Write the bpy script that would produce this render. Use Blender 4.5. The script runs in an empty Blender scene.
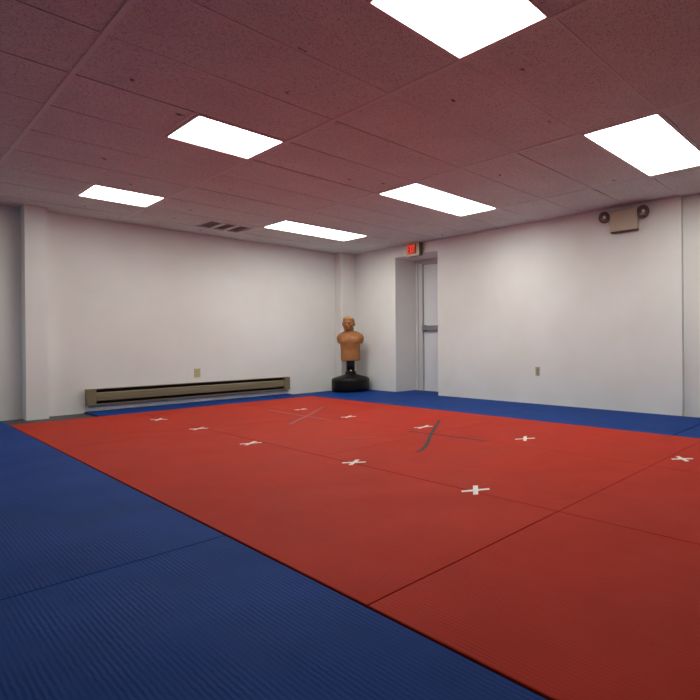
import bpy, bmesh, math, random
from mathutils import Vector, Matrix
random.seed(7)
PI = math.pi
scene = bpy.context.scene
col = scene.collection

# ---------------------------------------------------------------- helpers
def new_obj(name, bm, mat, parent=None, smooth=False, loc=None):
    bmesh.ops.recalc_face_normals(bm, faces=bm.faces[:])
    me = bpy.data.meshes.new(name)
    bm.to_mesh(me); bm.free()
    if smooth:
        for f in me.polygons: f.use_smooth = True
    o = bpy.data.objects.new(name, me)
    col.objects.link(o)
    mats = mat if isinstance(mat, (list, tuple)) else [mat]
    for m in mats: me.materials.append(m)
    if parent: o.parent = parent
    if loc: o.location = loc
    return o

def tag(o, label, cat, group=None, kind=None):
    o['label'] = label
    o['category'] = cat
    if group: o['group'] = group
    if kind: o['kind'] = kind
    return o

def struct(o, label=None):
    o['kind'] = 'structure'
    if label: o['label'] = label
    return o

def empty(name, loc=(0, 0, 0), rz=0.0):
    o = bpy.data.objects.new(name, None)
    o.empty_display_size = 0.1
    col.objects.link(o)
    o.location = loc
    o.rotation_euler = (0, 0, rz)
    return o

def box(bm, x0, x1, y0, y1, z0, z1, bevel=0.0, seg=2):
    vs = [bm.verts.new(c) for c in ((x0,y0,z0),(x1,y0,z0),(x1,y1,z0),(x0,y1,z0),
                                    (x0,y0,z1),(x1,y0,z1),(x1,y1,z1),(x0,y1,z1))]
    fs = [bm.faces.new([vs[i] for i in q]) for q in
          ((3,2,1,0),(4,5,6,7),(0,1,5,4),(1,2,6,5),(2,3,7,6),(3,0,4,7))]
    if bevel > 0:
        es = set()
        for f in fs: es.update(f.edges)
        bmesh.ops.bevel(bm, geom=list(es), offset=bevel, segments=seg, profile=0.5, affect='EDGES')
    return vs

def lathe(bm, prof, n=48, cx=0, cy=0, axis='Z', org=(0,0,0)):
    """revolve (r, h) profile"""
    rings = []
    M = Matrix.Identity(3)
    if axis == 'X': M = Matrix(((0,0,1),(0,1,0),(-1,0,0)))
    if axis == 'Y': M = Matrix(((1,0,0),(0,0,1),(0,-1,0)))
    o = Vector(org)
    for r, h in prof:
        if r < 1e-6:
            rings.append([bm.verts.new(o + M @ Vector((cx, cy, h)))])
        else:
            rings.append([bm.verts.new(o + M @ Vector((cx + r*math.cos(2*PI*i/n), cy + r*math.sin(2*PI*i/n), h))) for i in range(n)])
    for a, b in zip(rings[:-1], rings[1:]):
        for i in range(n):
            j = (i+1) % n
            if len(a) == 1 and len(b) == 1: continue
            if len(a) == 1: bm.faces.new([a[0], b[i], b[j]])
            elif len(b) == 1: bm.faces.new([a[i], a[j], b[0]])
            else: bm.faces.new([a[i], a[j], b[j], b[i]])
    return rings

def ellipsoid(bm, c, r, rot=None, u=20, v=14):
    M = Matrix.Translation(Vector(c))
    if rot: M = M @ rot
    M = M @ Matrix.Diagonal((r[0], r[1], r[2], 1))
    bmesh.ops.create_uvsphere(bm, u_segments=u, v_segments=v, radius=1.0, matrix=M)

def strip_mesh(pts, w, z, th=0.0012, w2=None):
    """flat tape strip along a polyline with real thickness"""
    bm = bmesh.new()
    P = [Vector((p[0], p[1])) for p in pts]
    top, bot = [], []
    for i, p in enumerate(P):
        a = P[max(i-1, 0)]; b = P[min(i+1, len(P)-1)]
        d = (b-a).normalized(); nrm = Vector((-d.y, d.x))
        for s, lst in ((1, 0), (-1, 1)):
            q = p + nrm*(w/2*s)
            top.append(bm.verts.new((q.x, q.y, z+th))); bot.append(bm.verts.new((q.x, q.y, z)))
    n = len(P)
    for i in range(n-1):
        a, b, c, d = 2*i, 2*i+1, 2*i+3, 2*i+2
        bm.faces.new([top[a], top[b], top[c], top[d]])
        bm.faces.new([bot[d], bot[c], bot[b], bot[a]])
        bm.faces.new([top[a], top[d], bot[d], bot[a]])
        bm.faces.new([top[c], top[b], bot[b], bot[c]])
    bm.faces.new([top[0], bot[0], bot[1], top[1]])
    bm.faces.new([top[2*n-1], bot[2*n-1], bot[2*n-2], top[2*n-2]])
    return bm

# ---------------------------------------------------------------- materials
def mat(name, color, rough=0.5, metal=0.0, spec=0.5):
    m = bpy.data.materials.new(name)
    m.use_nodes = True
    b = m.node_tree.nodes['Principled BSDF']
    b.inputs['Base Color'].default_value = (*color, 1)
    b.inputs['Roughness'].default_value = rough
    b.inputs['Metallic'].default_value = metal
    b.inputs['Specular IOR Level'].default_value = spec
    return m, m.node_tree, b

def vary(m, nt, b, c1, c2, scale, detail=4, coord='Object', lo=0.35, hi=0.65, stretch=None):
    tc = nt.nodes.new('ShaderNodeTexCoord')
    src = tc.outputs[coord]
    if stretch:
        mp = nt.nodes.new('ShaderNodeMapping'); mp.inputs['Scale'].default_value = stretch
        nt.links.new(src, mp.inputs['Vector']); src = mp.outputs['Vector']
    n = nt.nodes.new('ShaderNodeTexNoise')
    n.inputs['Scale'].default_value = scale; n.inputs['Detail'].default_value = detail
    nt.links.new(src, n.inputs['Vector'])
    r = nt.nodes.new('ShaderNodeValToRGB')
    r.color_ramp.elements[0].position = lo; r.color_ramp.elements[0].color = (*c1, 1)
    r.color_ramp.elements[1].position = hi; r.color_ramp.elements[1].color = (*c2, 1)
    nt.links.new(n.outputs['Fac'], r.inputs['Fac'])
    nt.links.new(r.outputs['Color'], b.inputs['Base Color'])
    return tc, n, r

def add_bump(nt, b, height_socket, strength, dist):
    bp = nt.nodes.new('ShaderNodeBump')
    bp.inputs['Strength'].default_value = strength
    bp.inputs['Distance'].default_value = dist
    nt.links.new(height_socket, bp.inputs['Height'])
    nt.links.new(bp.outputs['Normal'], b.inputs['Normal'])
    return bp

# painted drywall with faint scuffs
def wall_mat():
    m, nt, b = mat('painted_wall', (.76,.75,.73), .62, 0, .3)
    tc, n, r = vary(m, nt, b, (.74,.725,.70), (.79,.785,.775), 1.3, 6)
    n2 = nt.nodes.new('ShaderNodeTexNoise'); n2.inputs['Scale'].default_value = 90; n2.inputs['Detail'].default_value = 3
    nt.links.new(tc.outputs['Object'], n2.inputs['Vector'])
    add_bump(nt, b, n2.outputs['Fac'], .12, .004)
    return m

def ceiling_mat():
    m, nt, b = mat('acoustic_tile', CEIL, .9, 0, .1)
    tc = nt.nodes.new('ShaderNodeTexCoord')
    # broad tone variation
    n = nt.nodes.new('ShaderNodeTexNoise'); n.inputs['Scale'].default_value = 2.2; n.inputs['Detail'].default_value = 5
    nt.links.new(tc.outputs['Object'], n.inputs['Vector'])
    r = nt.nodes.new('ShaderNodeValToRGB')
    r.color_ramp.elements[0].position = .3; r.color_ramp.elements[0].color = (*[c*.93 for c in CEIL], 1)
    r.color_ramp.elements[1].position = .7; r.color_ramp.elements[1].color = (*[c*1.04 for c in CEIL], 1)
    nt.links.new(n.outputs['Fac'], r.inputs['Fac'])
    # pinholes and fissures
    v = nt.nodes.new('ShaderNodeTexNoise'); v.inputs['Scale'].default_value = 105; v.inputs['Detail'].default_value = 3; v.inputs['Roughness'].default_value = .7
    nt.links.new(tc.outputs['Object'], v.inputs['Vector'])
    r2 = nt.nodes.new('ShaderNodeValToRGB')
    r2.color_ramp.elements[0].position = .36; r2.color_ramp.elements[0].color = (.62,.58,.58,1)
    r2.color_ramp.elements[1].position = .50; r2.color_ramp.elements[1].color = (1,1,1,1)
    nt.links.new(v.outputs['Fac'], r2.inputs['Fac'])
    mx = nt.nodes.new('ShaderNodeMix'); mx.data_type = 'RGBA'; mx.blend_type = 'MULTIPLY'; mx.inputs[0].default_value = 1
    nt.links.new(r.outputs['Color'], mx.inputs[6]); nt.links.new(r2.outputs['Color'], mx.inputs[7])
    # a few dark chips knocked out of the face
    s = nt.nodes.new('ShaderNodeTexVoronoi'); s.inputs['Scale'].default_value = 2.7; s.inputs['Randomness'].default_value = 1
    nd = nt.nodes.new('ShaderNodeTexNoise'); nd.inputs['Scale'].default_value = 22
    nt.links.new(tc.outputs['Object'], nd.inputs['Vector'])
    ad = nt.nodes.new('ShaderNodeMix'); ad.data_type = 'RGBA'; ad.blend_type = 'LINEAR_LIGHT'; ad.inputs[0].default_value = .045
    nt.links.new(tc.outputs['Object'], ad.inputs[6]); nt.links.new(nd.outputs['Color'], ad.inputs[7])
    nt.links.new(ad.outputs[2], s.inputs['Vector'])
    r3 = nt.nodes.new('ShaderNodeValToRGB')
    r3.color_ramp.elements[0].position = .040; r3.color_ramp.elements[0].color = (.22,.18,.18,1)
    r3.color_ramp.elements[1].position = .062; r3.color_ramp.elements[1].color = (1,1,1,1)
    nt.links.new(s.outputs['Distance'], r3.inputs['Fac'])
    mx2 = nt.nodes.new('ShaderNodeMix'); mx2.data_type = 'RGBA'; mx2.blend_type = 'MULTIPLY'; mx2.inputs[0].default_value = 1
    nt.links.new(mx.outputs[2], mx2.inputs[6]); nt.links.new(r3.outputs['Color'], mx2.inputs[7])
    nt.links.new(mx2.outputs[2], b.inputs['Base Color'])
    add_bump(nt, b, v.outputs['Fac'], .5, .004)
    return m

def mat_mat(name, c1, c2, rough, spec, bump):
    """ribbed martial-arts mat vinyl: ribs run along world Y"""
    m, nt, b = mat(name, c1, rough, 0, spec)
    tc, n, r = vary(m, nt, b, c1, c2, 2.3, 7, coord='Object', lo=.3, hi=.7)
    # ribs
    w = nt.nodes.new('ShaderNodeTexWave'); w.wave_type = 'BANDS'; w.bands_direction = 'X'
    w.inputs['Scale'].default_value = 25.0; w.inputs['Distortion'].default_value = 1.5
    w.inputs['Detail'].default_value = 2; w.inputs['Detail Scale'].default_value = 1.5
    nt.links.new(tc.outputs['Object'], w.inputs['Vector'])
    # fine straw weave across the ribs
    w2 = nt.nodes.new('ShaderNodeTexNoise'); w2.inputs['Scale'].default_value = 1.0; w2.inputs['Detail'].default_value = 3
    mp = nt.nodes.new('ShaderNodeMapping'); mp.inputs['Scale'].default_value = (90, 28, 1)
    nt.links.new(tc.outputs['Object'], mp.inputs['Vector']); nt.links.new(mp.outputs['Vector'], w2.inputs['Vector'])
    ma = nt.nodes.new('ShaderNodeMath'); ma.operation = 'MULTIPLY_ADD'; ma.inputs[1].default_value = 1.3
    nt.links.new(w2.outputs['Fac'], ma.inputs[0]); nt.links.new(w.outputs['Fac'], ma.inputs[2])
    # worn patches where the ribs flatten out
    n4 = nt.nodes.new('ShaderNodeTexNoise'); n4.inputs['Scale'].default_value = 4.5; n4.inputs['Detail'].default_value = 5
    mp4 = nt.nodes.new('ShaderNodeMapping'); mp4.inputs['Scale'].default_value = (2.2, .6, 1)
    nt.links.new(tc.outputs['Object'], mp4.inputs['Vector']); nt.links.new(mp4.outputs['Vector'], n4.inputs['Vector'])
    mr4 = nt.nodes.new('ShaderNodeMapRange'); mr4.inputs['From Min'].default_value = .35; mr4.inputs['From Max'].default_value = .65
    mr4.inputs['To Min'].default_value = .12; mr4.inputs['To Max'].default_value = .95
    nt.links.new(n4.outputs['Fac'], mr4.inputs['Value'])
    mm = nt.nodes.new('ShaderNodeMath'); mm.operation = 'MULTIPLY'
    nt.links.new(ma.outputs[0], mm.inputs[0]); nt.links.new(mr4.outputs[0], mm.inputs[1])
    add_bump(nt, b, mm.outputs[0], bump, .0020)
    # scuffed gloss
    n3 = nt.nodes.new('ShaderNodeTexNoise'); n3.inputs['Scale'].default_value = 1.7; n3.inputs['Detail'].default_value = 6
    nt.links.new(tc.outputs['Object'], n3.inputs['Vector'])
    mr = nt.nodes.new('ShaderNodeMapRange'); mr.inputs['To Min'].default_value = rough-.08; mr.inputs['To Max'].default_value = rough+.1
    nt.links.new(n3.outputs['Fac'], mr.inputs['Value']); nt.links.new(mr.outputs[0], b.inputs['Roughness'])
    return m

def emit(name, color, strength):
    m = bpy.data.materials.new(name); m.use_nodes = True
    nt = m.node_tree; nt.nodes.clear()
    e = nt.nodes.new('ShaderNodeEmission'); o = nt.nodes.new('ShaderNodeOutputMaterial')
    e.inputs['Color'].default_value = (*color, 1); e.inputs['Strength'].default_value = strength
    nt.links.new(e.outputs[0], o.inputs[0])
    return m

CEIL = (.72, .77, .71)
LAMP = 15.0
M_wall = wall_mat()
M_ceil = ceiling_mat()
M_grid = mat('ceiling_grid_metal', (.70,.74,.69), .6)[0]
M_floor = mat('grey_floor', (.10,.10,.10), .7)[0]
vary(M_floor, M_floor.node_tree, M_floor.node_tree.nodes['Principled BSDF'], (.045,.042,.046), (.075,.07,.07), 5)
M_red = mat_mat('red_vinyl', (.37,.024,.011), (.44,.031,.015), .60, .07, .42)
M_blue = mat_mat('blue_vinyl', (.002,.032,.172), (.005,.043,.225), .62, .09, .50)
M_jamb = mat('grey_door_frame', (.55,.54,.55), .45)[0]
M_door = mat('door_paint', (.68,.69,.72), .4)[0]
M_steel = mat('brushed_steel', (.30,.30,.31), .38, .85)[0]
M_dark = mat('dark_void', (.012,.010,.010), .8)[0]
M_heat = mat('tan_enamel', (.20,.155,.085), .42)[0]
vary(M_heat, M_heat.node_tree, M_heat.node_tree.nodes['Principled BSDF'], (.175,.14,.075), (.215,.17,.098), 6, stretch=(.3,3,3))
M_heatgrey = mat('grey_enamel', (.32,.31,.28), .45)[0]
M_almond = mat('almond_plastic', (.50,.47,.24), .4)[0]
M_almond2 = mat('beige_plastic', (.44,.39,.27), .4)[0]
M_socket = mat('socket_brown', (.30,.27,.15), .4)[0]
M_cream = mat('cream_plastic', (.66,.58,.43), .45)[0]
M_cream2 = mat('beige_housing', (.52,.44,.34), .45)[0]
M_olive = mat('sign_side_olive', (.16,.14,.08), .5)[0]
M_exit = emit('exit_red_glow', (1.0, .05, .025), 1.15)
M_diff = emit('lit_diffuser', (.975, 1.0, .93), LAMP)
M_lframe = mat('troffer_frame', (.62,.55,.52), .45)[0]
M_vent = mat('vent_enamel', (.74,.78,.73), .5)[0]
M_white = mat('white_tape', (.80,.77,.70), .5)[0]
vary(M_white, M_white.node_tree, M_white.node_tree.nodes['Principled BSDF'], (.70,.66,.58), (.84,.82,.77), 40)
M_grey = mat('grey_tape', (.035,.024,.028), .6, 0, .2)[0]
vary(M_grey, M_grey.node_tree, M_grey.node_tree.nodes['Principled BSDF'], (.028,.020,.024), (.065,.040,.040), 25)
M_greyworn = mat('worn_grey_tape', (.22,.11,.10), .6)[0]
vary(M_greyworn, M_greyworn.node_tree, M_greyworn.node_tree.nodes['Principled BSDF'], (.21,.070,.062), (.38,.030,.016), 34)
M_skin = mat('tan_rubber', (.34,.135,.042), .5, 0, .4)[0]
vary(M_skin, M_skin.node_tree, M_skin.node_tree.nodes['Principled BSDF'], (.31,.118,.036), (.37,.15,.048), 9)
M_hair = mat('molded_hair_rubber', (.56,.31,.125), .5, 0, .4)[0]
M_black = mat('black_plastic', (.004,.004,.004), .42, 0, .25)[0]
M_blackpole = mat('black_pole', (.005,.004,.004), .4, 0, .25)[0]
M_chrome = mat('chrome', (.6,.6,.6), .18, 1.0)[0]
M_lens = mat('lamp_reflector', (.30,.25,.21), .30, .9)[0]
M_bulb = mat('lamp_bulb', (.85,.84,.80), .25)[0]
M_lampdark = mat('lamp_housing_brown', (.10,.075,.055), .35, .3)[0]

# ---------------------------------------------------------------- dimensions
ZC = 2.3175                 # ceiling
XW, YW = 5.1786, 7.9123     # right wall, back wall
XL, YF = -2.5, -2.4         # unseen left and front walls
T = .6096
U0, V0 = 1.9604, 1.3401
ux = lambda u: U0 + T*u
vy = lambda v: V0 + T*v
RECY0, RECY1, RECZ, RECX = 5.668, 6.655, 2.150, 5.600
ZB = -.022                  # sub-floor under the mats
ZT = 2.62

# ---------------------------------------------------------------- shell
bm = bmesh.new(); box(bm, XL-.3, XW+.6, YF-.3, YW+.3, ZB-.1, ZB)
struct(new_obj('floor', bm, M_floor), 'dark grey floor under the mats')

bm = bmesh.new(); box(bm, XL-.3, XW+.6, YW, YW+.25, ZB, ZT)
struct(new_obj('wall_back', bm, M_wall), 'white wall behind the baseboard heater')
bm = bmesh.new()
box(bm, XW, RECX+.0, RECY1, YW, ZB, ZT)                 # far side of the door recess
box(bm, XW, RECX+.0, 1.935, RECY0, ZB, ZT)              # long stretch
box(bm, XW, RECX+.0, RECY0, RECY1, RECZ, ZT)            # over the recess
box(bm, RECX, RECX+.15, RECY0-.2, RECY0+.02, ZB, ZT)    # behind, both sides of the doorway
box(bm, XW+.055, RECX, YF, 1.935, ZB, ZT)               # set-back stretch beyond the edge
struct(new_obj('wall_right', bm, M_wall), 'white wall with the exit door recess')
bm = bmesh.new(); box(bm, XL-.25, XL, YF-.3, YW, ZB, ZT)
struct(new_obj('wall_left', bm, M_wall))
bm = bmesh.new(); box(bm, XL, XW+.6, YF-.25, YF, ZB, ZT)
struct(new_obj('wall_front', bm, M_wall))
# pilaster at the left and boxed column in the corner
bm = bmesh.new(); box(bm, 1.113, 1.293, 7.700, YW+.01, ZB, ZC+.03)
struct(new_obj('trim_1', bm, M_wall), 'white boxed pilaster on the back wall')
bm = bmesh.new(); box(bm, 4.905, XW+.005, 7.745, YW+.005, ZB, ZC+.03, .012, 3)
struct(new_obj('trim_2', bm, M_wall), 'white boxed column in the corner')

# ---------------------------------------------------------------- ceiling
# roof deck above the suspended tiles
holes = {(-1, 0): 1, (-1, 4): 1, (-1, 8): 1}
lights22 = [(-1, 0), (-1, 4), (-1, 8)]
lights24 = [(2, 0), (2, 4), (2, 8)]
VENT = (1.11, 1.95, 9.22, 9.985)
bm = bmesh.new()
deck = bmesh.new(); box(deck, XL-.2, XW+.5, YF-.2, YW+.2, ZT, ZT+.06)
TT = .014
def tile(u0, u1, v0, v1):
    wide = lambda: .0085 + random.uniform(.0015, .0105)
    tight = lambda: random.uniform(.004, .0088)
    x0, x1, y0, y1 = ux(u0), ux(u1), vy(v0), vy(v1)
    x0 = max(x0, XL+.002); x1 = min(x1, XW+.04 if y0 < 1.9 else XW-.002); y0 = max(y0, YF+.002); y1 = min(y1, YW-.002)
    if x1-x0 < .03 or y1-y0 < .03: return
    zt = lambda: ZC + random.uniform(-.0008, .0022)
    c = [(x0+.001, y0+wide(), zt()), (x1-.001, y0+tight(), zt()), (x1-.001, y1-tight(), zt()), (x0+.001, y1-random.choice((wide, tight))(), zt())]
    lo = [bm.verts.new(p) for p in c]
    hi = [bm.verts.new((p[0], p[1], ZC+TT+.004)) for p in c]
    bm.faces.new(lo); bm.faces.new(hi[::-1])
    for i in range(4):
        j = (i+1) % 4
        bm.faces.new([lo[i], hi[i], hi[j], lo[j]])
ulines = list(range(-12, 8, 2))
for u in ulines:
    for v in range(-9, 12):
        if (u, v) in lights24: continue
        if u == -2 and (-1, v) in lights22:
            tile(-2, -1, v, v+1); continue
        if (u, v) == (-6, 8): tile(-6, -5, 8, 9); continue
        if u == 0 and v == 9:
            # tile cut around the vent
            tile(0, VENT[0], 9, 10); tile(VENT[1], 2, 9, 10); tile(VENT[0], VENT[1], 9, VENT[2]); continue
        tile(u, u+2, v, v+1)
ceil = struct(new_obj('ceiling', bm, M_ceil), 'suspended ceiling of speckled dusky tiles')
d = new_obj('roof_deck', deck, M_dark, ceil)
# main runners and the short tees around the square lights
bm = bmesh.new()
for u in ulines:
    x = ux(u)
    if XL < x < XW:
        w = .012
        box(bm, x-w, x+w, YF+.002, YW-.003 , ZC-.003, ZC-.0006, .0006, 1)
for (u, v) in lights22:
    box(bm, ux(u)-.012, ux(u)+.012, vy(v)+.0, vy(v+1)-.0, ZC-.0028, ZC-.0004, .0006, 1)
for v in range(-8, 12):
    for u in ulines:
        a, b = max(ux(u)+.012, XL+.003), min(ux(u+2)-.012, XW-.003)
        if u == 0 and v in (9, 10): b = ux(VENT[0])
        y = vy(v)
        if b-a > .05 and YF+.02 < y < YW-.02:
            box(bm, a, b, y-.0075, y+.0075, ZC-.0026, ZC-.0008, .0004, 1)
new_obj('runner', bm, M_grid, ceil)
# wall angle
bm = bmesh.new()
box(bm, XL+.002, 1.11, YW-.022, YW-.001, ZC-.004, ZC-.0015)
box(bm, 1.296, 4.90, YW-.022, YW-.001, ZC-.004, ZC-.0015)
box(bm, XW-.022, XW-.001, 1.935, 7.74, ZC-.004, ZC-.0015)
new_obj('wall_angle', bm, M_grid, ceil)

# ---------------------------------------------------------------- ceiling lights
def make_light(u0, u1, v0, v1, label, group):
    cx, cy = (ux(u0)+ux(u1))/2, (vy(v0)+vy(v1))/2
    w, d = (ux(u1)-ux(u0))/2-.014, (vy(v1)-vy(v0))/2-.007
    t = empty('ceiling_light', (cx, cy, ZC))
    tag(t, label, 'ceiling light', group)
    f = .014
    bm = bmesh.new()
    for (a, b, c, e) in ((-w, w, -d, -d+f), (-w, w, d-f, d), (-w, -w+f, -d+f, d-f), (w-f, w, -d+f, d-f)):
        box(bm, a, b, c, e, -.006, .03)
    new_obj('frame', bm, M_lframe, t)
    bm = bmesh.new()
    box(bm, -w, w, -d, d, .032, .11)
    new_obj('housing', bm, M_lframe, t)
    bm = bmesh.new()
    box(bm, -w+f, w-f, -d+f, d-f, .001, .006)
    new_obj('diffuser', bm, M_diff, t)
    return t
make_light(-1, 0, 0, 1, 'large square lit ceiling light nearest the camera, cut off by the top of the view', 'lit ceiling lights')
make_light(-1, 0, 4, 5, 'square lit ceiling light in the left column, second from the camera', 'lit ceiling lights')
make_light(-1, 0, 8, 9, 'square lit ceiling light near the pilaster, farthest left of all', 'lit ceiling lights')
make_light(2, 4, 0, 1, 'long lit ceiling light above the emergency lamp, cut off by the right edge', 'lit ceiling lights')
make_light(2, 4, 4, 5, 'long lit ceiling light in front of the exit sign, middle of the right column', 'lit ceiling lights')
make_light(2, 4, 8, 9, 'long lit ceiling light near the corner column, beside the ceiling vent', 'lit ceiling lights')

make_light(-5, -4, 8, 9, 'added unseen square ceiling light beyond the left edge of the view, brightening the back wall', 'lit ceiling lights')  # extra fixture out of view, added to lift the dark left end of wall_back

# ---------------------------------------------------------------- ceiling vent
x0, x1, y0, y1 = ux(VENT[0])+.004, ux(VENT[1])-.004, vy(VENT[2])+.004, vy(VENT[3])-.004
vt = empty('ceiling_vent', ((x0+x1)/2, (y0+y1)/2, ZC))
tag(vt, 'rectangular three-slot ceiling vent near the back wall', 'air vent')
hx, hy = (x1-x0)/2, (y1-y0)/2
bm = bmesh.new(); fb = .009
for a in ((-hx, hx, -hy, -hy+fb), (-hx, hx, hy-fb, hy), (-hx, -hx+fb, -hy+fb, hy-fb), (hx-fb, hx, -hy+fb, hy-fb)):
    box(bm, *a, -.007, .012)
new_obj('frame', bm, M_vent, vt)
bm = bmesh.new(); box(bm, -hx, hx, -hy, hy, .05, .058)
new_obj('backing', bm, M_dark, vt)
iw = 2*(hx-fb)
for k in (1, 2):
    xx = -hx+fb + iw*k/3
    bm = bmesh.new(); box(bm, xx-.017, xx+.017, -hy+fb, hy-fb, -.007, .010)
    new_obj('bar', bm, M_vent, vt)
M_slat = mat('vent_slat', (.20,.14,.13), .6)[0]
for k in range(3):
    xa = -hx+fb + iw*k/3; n = 5
    for j in range(n):
        xc = xa + iw/3*(j+.5)/n
        bm = bmesh.new()
        vs = box(bm, -.014, .014, -hy+fb, hy-fb, -.001, .001)
        bmesh.ops.rotate(bm, verts=bm.verts[:], cent=(0,0,0), matrix=Matrix.Rotation(math.radians(48), 3, 'Y'))
        bmesh.ops.translate(bm, verts=bm.verts[:], vec=(xc, 0, .020))
        new_obj('slat', bm, M_slat, vt)

# ---------------------------------------------------------------- mats
RX = [.9238, 1.962, 3.012, 4.067]
RYT = 7.2215
def floor_mat(kind, x0, x1, y0, y1, z1, m, label, group, g=.0022):
    bm = bmesh.new()
    hx, hy = (x1-x0)/2-g, (y1-y0)/2-g
    box(bm, -hx, hx, -hy, hy, 0, z1-ZB, .0035, 2)
    o = new_obj(kind, bm, m, None, False, ((x0+x1)/2, (y0+y1)/2, ZB))
    tag(o, label, 'floor mat', group)
    return o
GR, GB = 'red floor mats', 'blue floor mats'
ZR, ZBL = .0015, -.0025
floor_mat('red_floor_mat', RX[0], RX[1], -.70, 1.335, ZR, M_red, 'red ribbed floor mat in the left strip, nearest the camera at the bottom edge', GR)
floor_mat('red_floor_mat', RX[0], RX[1], 1.335, 5.265, ZR, M_red, 'long red floor mat in the left strip, between its two cross seams', GR)
floor_mat('red_floor_mat', RX[0], RX[1], 5.265, RYT, ZR, M_red, 'red floor mat in the left strip nearest the pilaster and heater', GR)
for i, (nm) in ((1, 'middle'), (2, 'right')):
    floor_mat('red_floor_mat', RX[i], RX[i+1], -.70, 1.335, ZR, M_red, f'red floor mat in the {nm} strip, nearest the camera', GR, .0013)
    floor_mat('red_floor_mat', RX[i], RX[i+1], 1.335, 3.352, ZR, M_red, f'red floor mat in the {nm} strip, second from the camera', GR, .0012)
    floor_mat('red_floor_mat', RX[i], RX[i+1], 3.352, 5.265, ZR, M_red, f'red floor mat in the {nm} strip, third from the camera', GR, .0010)
    floor_mat('red_floor_mat', RX[i], RX[i+1], 5.265, RYT, ZR, M_red, f'red floor mat in the {nm} strip, at the far end by the back wall', GR, .0009)
# blue border
BL = 'blue floor mat left of the red area, '
floor_mat('blue_floor_mat', -1.25, RX[0]-.0002, -.30, 2.315, ZBL, M_blue, BL+'in the bottom left foreground', GB, .0014)
floor_mat('blue_floor_mat', -1.25, RX[0]-.0002, 2.315, YW-.01, ZBL, M_blue, BL+'running back to the pilaster', GB, .0014)
floor_mat('blue_floor_mat', 1.63, 4.07, RYT, YW-.006, ZBL, M_blue, 'narrow blue floor mat under the baseboard heater along the back wall', GB, .001)
floor_mat('blue_floor_mat', 4.07, XW-.004, 5.668, 7.742, ZBL, M_blue, 'blue floor mat in the far corner under the dummy', GB, .0006)
floor_mat('blue_floor_mat', 4.07, XW-.004, 3.64, 5.668, ZBL, M_blue, 'blue floor mat along the right wall just right of the door', GB, .0006)
floor_mat('blue_floor_mat', 4.07, XW-.004, 1.62, 3.64, ZBL, M_blue, 'blue floor mat along the right wall below the emergency lamp', GB, .0006)
floor_mat('blue_floor_mat', 4.07, XW+.045, -.40, 1.61, ZBL, M_blue, 'blue floor mat along the right wall, cut off by the right edge', GB, .0006)
floor_mat('blue_floor_mat', XW, RECX-.05, RECY0+.004, RECY1-.004, ZBL, M_blue, 'small blue floor mat inside the door recess', GB, .001)

# ---------------------------------------------------------------- tape marks
def cross(x, y, a1, l1, a2, l2, label, w=.027):
    t = empty('tape_cross', (x, y, ZR))
    tag(t, label, 'tape mark', 'white tape crosses on the red mats')
    for k, (a, l) in enumerate(((a1, l1), (a2, l2))):
        a = math.radians(a)
        dx, dy = math.cos(a)*l/2, math.sin(a)*l/2
        new_obj('strip', strip_mesh([(-dx, -dy), (0, 0), (dx, dy)], w, .0003+.0011*k, .0010), M_white, t)
# view right = (.59,-.80): angle -53 is horizontal in the picture
CR = [
 (1.91, 6.372, -47, 0.165, -123, 0.17, 'white tape cross nearest the baseboard heater, in the front row'),
 (1.921, 5.372, -37, 0.15, -139, 0.155, 'white tape cross where two red mat seams meet, in the front row'),
 (1.88, 4.236, -29, 0.15, -140, 0.155, 'white tape cross on the long red seam, just right of the seam crossing'),
 (3.174, 5.867, -35, 0.14, -158, 0.14, 'white tape cross beside the faded grey tape, in the back row'),
 (3.151, 4.852, -28, 0.15, -142, 0.145, 'white tape cross in front of the dummy, in the back row'),
 (1.976, 2.983, -47, 0.15, -142, 0.145, 'white tape cross on the long seam in the middle of the red area'),
 (3.17, 3.676, -28, 0.17, -158, 0.19, 'white tape cross touching the dark grey tape, in the back row'),
 (3.259, 2.541, -37, 0.165, -143, 0.185, 'white tape cross below the wall outlet of the right wall'),
 (1.982, 1.885, -37, 0.15, -136, 0.165, 'white tape cross nearest the camera, upright plus shape'),
 (3.299, 1.238, -49, 0.145, -133, 0.148, 'white tape cross by the right edge, shaped like an X'),
]
for c in CR: cross(*c)

def tape(pts, w, m, label, z=ZR+.0002):
    o = new_obj('floor_tape', strip_mesh(pts, w, z), m)
    tag(o, label, 'tape mark')
    return o
tape([(3.539,3.859),(3.30,3.64),(3.051,3.417),(2.86,3.24),(2.684,3.066),(2.58,2.975),(2.503,2.917),(2.426,2.875)], .028, M_grey,
     'dark grey curved tape strip running towards the camera across the red mats', ZR+.0030)
tape([(2.947,3.624),(2.965,3.44),(2.975,3.28),(2.985,3.114),(2.998,2.92),(3.012,2.724)], .020, M_grey,
     'thin dark grey tape strip crossing under the curved dark tape')
tape([(3.431,5.821),(3.2,5.57),(2.996,5.344),(2.692,5.05),(2.522,4.864)], .040, M_greyworn,
     'faded grey tape strip near the back edge of the red mats', ZR+.0030)
tape([(2.93,6.15),(2.92,5.6),(2.905,5.282),(2.92,4.825)], .026, M_greyworn,
     'thin faded grey tape crossing under the faded grey strip at the back')
tape([(2.442,3.814),(2.53,3.72),(2.612,3.641)], .018, M_greyworn,
     'short thin faded tape scrap left of the dark grey tape')

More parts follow.
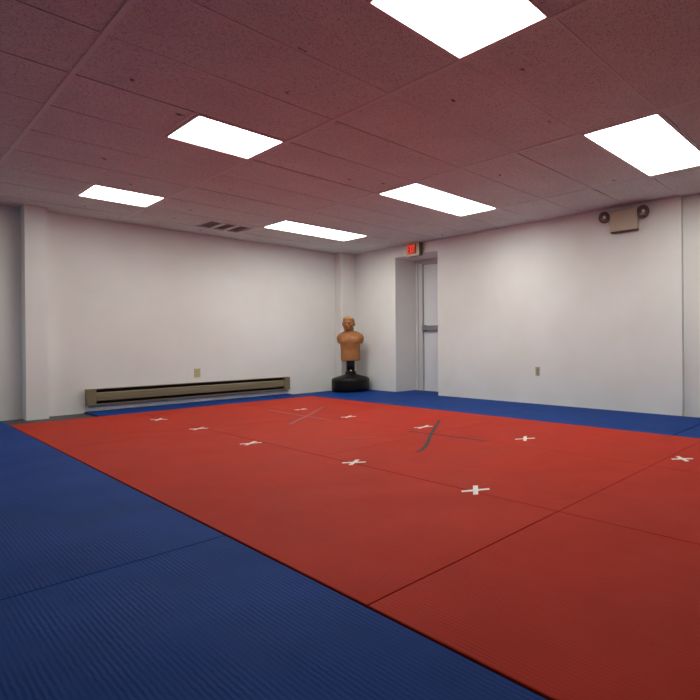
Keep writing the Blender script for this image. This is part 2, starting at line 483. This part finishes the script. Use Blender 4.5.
# ---------------------------------------------------------------- baseboard heater
hx0, hx1 = 1.640, 4.070
t = empty('baseboard_heater', ((hx0+hx1)/2, YW-.001, .07))
tag(t, 'long tan metal baseboard heater on the back wall', 'heater')
L = (hx1-hx0)/2; HH = .195
def hb(*a, bevel=0): 
    b_ = bmesh.new(); box(b_, *a, bevel); return b_
new_obj('back_panel', hb(-L+.01, L-.01, -.010, 0, 0, HH-.002), M_dark, t)
new_obj('top_cover', hb(-L+.09, L-.09, -.064, -.010, HH-.008, HH-.002), M_heat, t)
bm = bmesh.new()                                            # bowed front cover
prof = [(-.064,.045),(-.072,.052),(-.074,.095),(-.072,.140),(-.064,.150),(-.058,.150),(-.066,.138),(-.068,.095),(-.066,.055),(-.060,.045)]
ra = [bm.verts.new((-L+.09, y, z)) for y, z in prof]; rb = [bm.verts.new((L-.075, y, z)) for y, z in prof]
for i in range(len(prof)):
    j = (i+1) % len(prof); bm.faces.new([ra[i], ra[j], rb[j], rb[i]])
bm.faces.new(ra); bm.faces.new(rb[::-1])
new_obj('front_cover', bm, M_heat, t)
new_obj('bottom_tray', hb(-L+.09, L-.075, -.060, -.010, .004, .012), M_heat, t)
new_obj('bottom_lip', hb(-L+.09, L-.075, -.066, -.060, .000, .014), M_heat, t)
bm = bmesh.new()
lathe(bm, [(0,-L+.09),(.011,-L+.09),(.011,L-.08),(0,L-.08)], 12, axis='X', org=(0,-.036,.095))
new_obj('heating_pipe', bm, M_dark, t)
new_obj('end_cap', hb(-L, -L+.088, -.080, -.0, -.003, HH, bevel=.004), M_heat, t)
new_obj('end_cap', hb(L-.085, L, -.080, -.0, -.003, HH, bevel=.004), M_heat, t)

# ---------------------------------------------------------------- outlets
def outlet(loc, rz, pm, label):
    t = empty('wall_outlet', loc, rz)                       # local -Y points into the room
    tag(t, label, 'wall outlet', 'outlets')
    bm = bmesh.new(); box(bm, -.037, .037, -.007, 0, -.060, .060, .003, 2)
    new_obj('cover_plate', bm, pm, t)
    for s in (-1, 1):
        bm = bmesh.new()
        lathe(bm, [(0, .0085), (.0165, .0085), (.0175, .006), (.0175, .002)], 20, axis='Y', org=(0, 0, s*.020))
        so = new_obj('socket', bm, M_socket, t)
        bm = bmesh.new()
        box(bm, -.0075, -.0055, -.0092, -.0080, s*.020-.004, s*.020+.006)
        box(bm, .0055, .0075, -.0092, -.0080, s*.020-.004, s*.020+.006)
        new_obj('slot', bm, M_dark, so)
    bm = bmesh.new(); lathe(bm, [(0, .0085), (.003, .0085), (.003, .006)], 10, axis='Y')
    new_obj('screw', bm, M_socket, t)
outlet((2.818, YW-.0005, .394), 0, M_almond, 'almond wall outlet above the baseboard heater')
outlet((XW-.0005, 3.826, .410), PI/2*1, M_almond2, 'beige wall outlet low on the right wall')

# ---------------------------------------------------------------- door in the recess
DX = RECX
dr = empty('door_1', (DX, (RECY0+RECY1)/2, ZB)); struct(dr, 'white exit door set back in the recess')
bm = bmesh.new()
def add(y0, y1, z0, z1, xa, xb, b=.0): box(bm, xa-DX, xb-DX, y0-(RECY0+RECY1)/2, y1-(RECY0+RECY1)/2, z0-ZB, z1-ZB, b)
jw = .165
add(RECY1-.055, RECY1-.001, ZB, RECZ-.001, DX-.012, DX+.10)
add(RECY1-.110, RECY1-.055, ZB, RECZ-.05, DX+.006, DX+.10)
add(RECY1-jw, RECY1-.110, ZB, RECZ-.065, DX-.010, DX+.10)
add(RECY0+.001, RECY0+.055, ZB, RECZ-.001, DX-.012, DX+.10)
add(RECY0+.055, RECY1-.055, RECZ-.045, RECZ-.001, DX-.012, DX+.10)
add(RECY0+.055, RECY1-.110, RECZ-.075, RECZ-.045, DX+.006, DX+.10)
new_obj('door_frame', bm, M_jamb, dr)
bm = bmesh.new()
add(RECY0+.058, RECY1-jw-.012, ZB+.012, RECZ-.083, DX+.018, DX+.065, .002)
new_obj('door_panel', bm, M_door, dr)
bm = bmesh.new()
add(RECY0+.05, RECY1-.05, ZB, ZB+.012, DX-.03, DX+.10)
new_obj('threshold', bm, M_steel, dr)
bm = bmesh.new()
add(RECY0+.07, RECY1-jw-.028, .985, 1.060, DX-.050, DX-.020, .008)      # push bar
pb = new_obj('panic_bar', bm, M_steel, dr)
bm = bmesh.new()
add(RECY1-jw-.075, RECY1-jw-.018, .972, 1.072, DX-.030, DX+.018, .006)
new_obj('bar_end', bm, mat('dark_bar_end', (.10,.10,.105), .4, .6)[0], pb)
bm = bmesh.new()
add(RECY0+.07, RECY0+.13, .972, 1.072, DX-.030, DX+.018, .006)
new_obj('bar_end', bm, M_steel, pb)
# dark outdoor side behind the door
bm = bmesh.new(); box(bm, RECX+.15, RECX+.2, RECY0-.2, RECY1+.2, ZB, ZT)
box(bm, RECX, RECX+.15, RECY1+.0, RECY1+.2, ZB, ZT)
box(bm, RECX, RECX+.15, RECY0+.02, RECY1, RECZ, ZT)
struct(new_obj('wall_outer', bm, M_wall))

# ---------------------------------------------------------------- exit sign
# box on the wall above the recess; lettered face parallel to the wall (normal -X)
EX = XW; ey0, ey1, ez0, ez1 = 5.985, 6.285, 2.112, 2.313
t = empty('exit_sign', (EX, (ey0+ey1)/2, ez0))
tag(t, 'small cream exit sign with red glowing letters above the door recess', 'exit sign')
W2, SH, DP = (ey1-ey0)/2, ez1-ez0, .080
bm = bmesh.new(); box(bm, -DP+.006, -.0005, -W2+.004, W2-.004, .003, SH-.003, .003, 2)
new_obj('housing', bm, M_olive, t)
bm = bmesh.new()
box(bm, -DP, -DP+.008, -W2, W2, 0, .034); box(bm, -DP, -DP+.008, -W2, W2, SH-.022, SH)
box(bm, -DP, -DP+.008, -W2, -W2+.062, .034, SH-.022); box(bm, -DP, -DP+.008, W2-.026, W2, .034, SH-.022)
new_obj('face_frame', bm, M_cream, t)
bm = bmesh.new(); box(bm, -DP+.004, -DP+.0065, -W2+.062, W2-.026, .034, SH-.022)
new_obj('face_panel', bm, mat('exit_face_dark_red', (.12,.04,.03), .4)[0], t)
# block letters E X I T; reading direction (left to right) is -Y seen from the room
lh = SH-.076; lz = .044
def letter(polys, name, s0):
    bm = bmesh.new()
    for p in polys:
        a = [bm.verts.new((-DP+.001, s0 - q[0], lz + q[1]*lh)) for q in p]
        b = [bm.verts.new((-DP+.0042, s0 - q[0], lz + q[1]*lh)) for q in p]
        n = len(p)
        bm.faces.new(a); bm.faces.new(b[::-1])
        for i in range(n): bm.faces.new([a[i], b[i], b[(i+1)%n], a[(i+1)%n]])
    new_obj('letter', bm, M_exit, t)
lw, sw, sv = .040, .014, .14
R_ = lambda x0,x1,y0,y1: [(x0,y0),(x1,y0),(x1,y1),(x0,y1)]
start = W2-.036
letter([R_(0,sw,0,1), R_(sw,lw,0,sv), R_(sw,lw*.85,.5-sv/2,.5+sv/2), R_(sw,lw,1-sv,1)], 'E', start)
letter([[(0,0),(sw,0),(lw,1),(lw-sw,1)], [(0,1),(lw/2-sw/2-.002,.52),(lw/2-.0005,.63),(sw,1)], [(lw,0),(lw/2+sw/2+.002,.48),(lw/2+.0005,.37),(lw-sw,0)]], 'X', start-.050)
letter([R_(0,sw,0,1)], 'I', start-.101)
letter([R_(0,lw,1-sv,1), R_(lw/2-sw/2,lw/2+sw/2,0,1-sv)], 'T', start-.126)

# ---------------------------------------------------------------- emergency lamp
my0, my1, mz0, mz1 = 2.408, 2.749, 2.026, 2.264
t = empty('emergency_wall_lamp', (XW, (my0+my1)/2, mz0))
tag(t, 'beige twin-head emergency light high on the right wall', 'emergency light')
W2, SH = (my1-my0)/2, mz1-mz0
bm = bmesh.new(); box(bm, -.062, -.0005, -W2, W2, 0, SH, .008, 3)
new_obj('housing', bm, M_cream2, t)
bm = bmesh.new(); box(bm, -.058, -.004, -W2+.004, W2-.004, -.010, .000, .003, 1)
new_obj('base_lip', bm, M_lampdark, t)
for s in (-1, 1):
    c = (-.075, s*(W2+(.060 if s > 0 else .078)), .176)
    bm = bmesh.new()
    box(bm, -.050, -.030, min(s*(W2-.002), s*(W2+.03)), max(s*(W2-.002), s*(W2+.03)), c[2]-.012, c[2]+.012, .003, 1)
    hd = new_obj('lamp_arm', bm, M_lampdark, t)
    bm = bmesh.new()
    lathe(bm, [(0,-.055),(.032,-.055),(.054,-.030),(.065,0),(.065,.012),(.059,.012),(.059,.006)], 28)
    # local +Z of the lathe -> pointing into the room, a little down and outward
    dirv = Vector((-.80, -.35, -.42)).normalized()
    q = Vector((0,0,1)).rotation_difference(dirv).to_matrix().to_4x4()
    bm.transform(Matrix.Translation(c) @ q)
    h = new_obj('lamp_head', bm, M_lampdark, t, True)
    bm = bmesh.new()
    lathe(bm, [(.059,.008),(.050,-.004),(.034,-.015),(.016,-.021),(0,-.022)], 28)
    bm.transform(Matrix.Translation(c) @ q)
    new_obj('reflector', bm, M_lens, h, True)
    bm = bmesh.new()
    ellipsoid(bm, (0, 0, -.004), (.019, .019, .019))
    bm.transform(Matrix.Translation(c) @ q)
    new_obj('bulb', bm, M_bulb, h, True)

# ---------------------------------------------------------------- training dummy
DCX, DCY = 4.855, 7.405
t = empty('training_dummy', (DCX, DCY, ZBL))
tag(t, 'tan armless torso training dummy on a black round base', 'training dummy')
bm = bmesh.new()
lathe(bm, [(0,0),(.255,0),(.280,.010),(.290,.035),(.292,.080),(.292,.178),(.288,.203),(.274,.220),(.250,.230),(.160,.255),(.100,.275),(.082,.290),(.080,.300),(0,.300)], 64)
new_obj('base', bm, M_black, t, True)
bm = bmesh.new()
lathe(bm, [(0,.285),(.082,.285),(.082,.315),(.074,.325),(.070,.330),(0,.330)], 36)
new_obj('collar', bm, M_blackpole, t, True)
bm = bmesh.new()
lathe(bm, [(0,.300),(.064,.300),(.064,.56),(0,.56)], 36)
new_obj('pole', bm, M_blackpole, t, True)
bm = bmesh.new()
lathe(bm, [(0,.0),(.014,0),(.016,.006),(.012,.014),(0,.016)], 16, axis='Y')
kb = new_obj('knob', bm, M_chrome, t, True)
kb.location = (-.042, -.068, .335); kb.rotation_euler = (0, 0, -math.radians(33))

rz_t, rz_h = math.radians(-40), math.radians(-48)
# torso: lofted superellipse sections + shoulder stubs, united by a voxel remesh
bm = bmesh.new()
secs = [ # z, half width, half depth, y offset
 (.497,.138,.108,.0),(.505,.147,.116,.0),(.56,.150,.118,.0),(.62,.149,.115,.0),(.68,.150,.114,.0),(.74,.154,.120,-.004),
 (.79,.160,.128,-.008),(.83,.166,.130,-.008),(.87,.172,.124,-.004),(.905,.172,.108,.004),(.935,.145,.090,.010),(.958,.105,.076,.014),(.975,.072,.066,.014)]
rings = []
n = 40
for z, a, b, yo in secs:
    ring = []
    for i in range(n):
        th = 2*PI*i/n
        c, s = math.cos(th), math.sin(th)
        e = .82
        x = a*math.copysign(abs(c)**e, c); y = b*math.copysign(abs(s)**e, s)
        # chest cleft and back groove
        if y < 0 and .76 < z < .90: y += .010*math.exp(-(x/.02)**2)
        if y > 0 and z > .6: y -= .012*math.exp(-(x/.025)**2)
        ring.append(bm.verts.new((x, y+yo, z)))
    rings.append(ring)
for a, b in zip(rings[:-1], rings[1:]):
    for i in range(n): bm.faces.new([a[i], a[(i+1)%n], b[(i+1)%n], b[i]])
bm.faces.new(rings[0][::-1]); bm.faces.new(rings[-1])
for s in (-1, 1):
    ellipsoid(bm, (s*.150, .004, .868), (.060, .074, .076))
    ellipsoid(bm, (s*.164, .004, .838), (.042, .060, .062))
    ellipsoid(bm, (s*.100, .012, .935), (.085, .060, .042), Matrix.Rotation(s*.42, 4, 'Y'))    # trapezius
    ellipsoid(bm, (s*.078, -.092, .825), (.070, .036, .058))                                     # pectoral
bm.transform(Matrix.Rotation(rz_t, 4, 'Z'))
# neck and head, turned further to the left
hb_ = bmesh.new()
lathe(hb_, [(0,.93),(.074,.93),(.066,.985),(.065,1.05),(0,1.06)], 28, cy=.026)
ZH = 1.112
ellipsoid(hb_, (0, .052, ZH-.075), (.056, .046, .075))           # nape
ellipsoid(hb_, (0, .012, ZH+.018), (.079, .095, .092))            # cranium
ellipsoid(hb_, (0, -.028, ZH-.030), (.068, .070, .086))           # face
ellipsoid(hb_, (0, -.058, ZH-.088), (.036, .032, .026))           # chin
ellipsoid(hb_, (0, -.030, ZH-.078), (.056, .058, .036))           # jaw
ellipsoid(hb_, (0, -.098, ZH-.024), (.013, .016, .028), Matrix.Rotation(-.25, 4, 'X'))  # nose bridge
ellipsoid(hb_, (0, -.106, ZH-.040), (.018, .016, .013))           # nose tip
ellipsoid(hb_, (0, -.088, ZH-.066), (.027, .012, .007))           # lips
ellipsoid(hb_, (0, -.086, ZH-.075), (.024, .012, .007))
for s in (-1, 1):
    ellipsoid(hb_, (s*.030, -.090, ZH+.010), (.030, .018, .011), Matrix.Rotation(s*.2, 4, 'Y'))   # brow
    ellipsoid(hb_, (s*.030, -.074, ZH-.010), (.015, .012, .008))  # eye
    ellipsoid(hb_, (s*.045, -.060, ZH-.034), (.024, .026, .020))  # cheek
    ellipsoid(hb_, (s*.080, .012, ZH-.012), (.011, .024, .036), Matrix.Rotation(.2, 4, 'X'))      # ear
HS = Matrix.Translation((-.030, .004, .980)) @ Matrix.Diagonal((1.13, 1.13, 1.04, 1)) @ Matrix.Translation((0, 0, -.985))
hb_.transform(Matrix.Rotation(rz_h, 4, 'Z')); hb_.transform(HS)
tmp = bpy.data.meshes.new('tmp_head'); hb_.to_mesh(tmp); hb_.free()
bm.from_mesh(tmp)
body = new_obj('torso', bm, M_skin, t, True)
md = body.modifiers.new('Remesh', 'REMESH'); md.mode = 'VOXEL'; md.voxel_size = .0055; md.use_smooth_shade = True
ms = body.modifiers.new('Smooth', 'SMOOTH'); ms.factor = .5; ms.iterations = 5
# moulded hair cap
bm = bmesh.new()
bmesh.ops.create_uvsphere(bm, u_segments=32, v_segments=22, radius=1.0)
for v in list(bm.verts):
    x, y, z = v.co
    # hairline: high at the forehead, down to the nape at the back
    lim = .44 if y < -.25 else (.44 - (y+.25)*.62)
    if z < lim - .02: bm.verts.remove(v)
for v in bm.verts:
    x, y, z = v.co
    wv = 1 + .022*math.sin(11*x+3*z)*math.sin(9*y)
    v.co = Vector((x*.085*wv, y*.099*wv+.008, z*.099*wv+ZH+.018))
bm.transform(Matrix.Rotation(rz_h, 4, 'Z')); bm.transform(HS)
hair = new_obj('hair', bm, M_hair, t, True)
hair['label'] = 'short moulded hair, lighter tan'
sd = hair.modifiers.new('Solidify', 'SOLIDIFY'); sd.thickness = .010; sd.offset = -1

# ---------------------------------------------------------------- camera
F = Vector((0.8048628017757469, 0.5934574832492563, -0.002021359234177029))
R = Vector((0.5934295524226256, -0.8048506065961281, -0.0075410459040302635))
Uv = Vector((0.0061021823290488, -0.004869973029014374, 0.9999695229023332))
cam_d = bpy.data.cameras.new('camera')
cam = bpy.data.objects.new('camera', cam_d); col.objects.link(cam)
cam.matrix_world = Matrix(((R.x, Uv.x, -F.x, 0), (R.y, Uv.y, -F.y, 0), (R.z, Uv.z, -F.z, .8029540), (0, 0, 0, 1)))
cam_d.sensor_fit = 'HORIZONTAL'; cam_d.sensor_width = 36
cam_d.lens = 505.65335/700*36
cam_d.shift_x = -(537.9342-350)/700
cam_d.shift_y = (341.5953-350)/700
cam_d.clip_start = .02
scene.camera = cam

# ---------------------------------------------------------------- world, view
w = bpy.data.worlds.new('world'); scene.world = w; w.use_nodes = True
w.node_tree.nodes['Background'].inputs['Color'].default_value = (.01, .01, .01, 1)
vs = scene.view_settings
vs.view_transform = 'Standard'; vs.look = 'None'; vs.gamma = 1; vs.use_curve_mapping = False
vs.exposure = 0.0
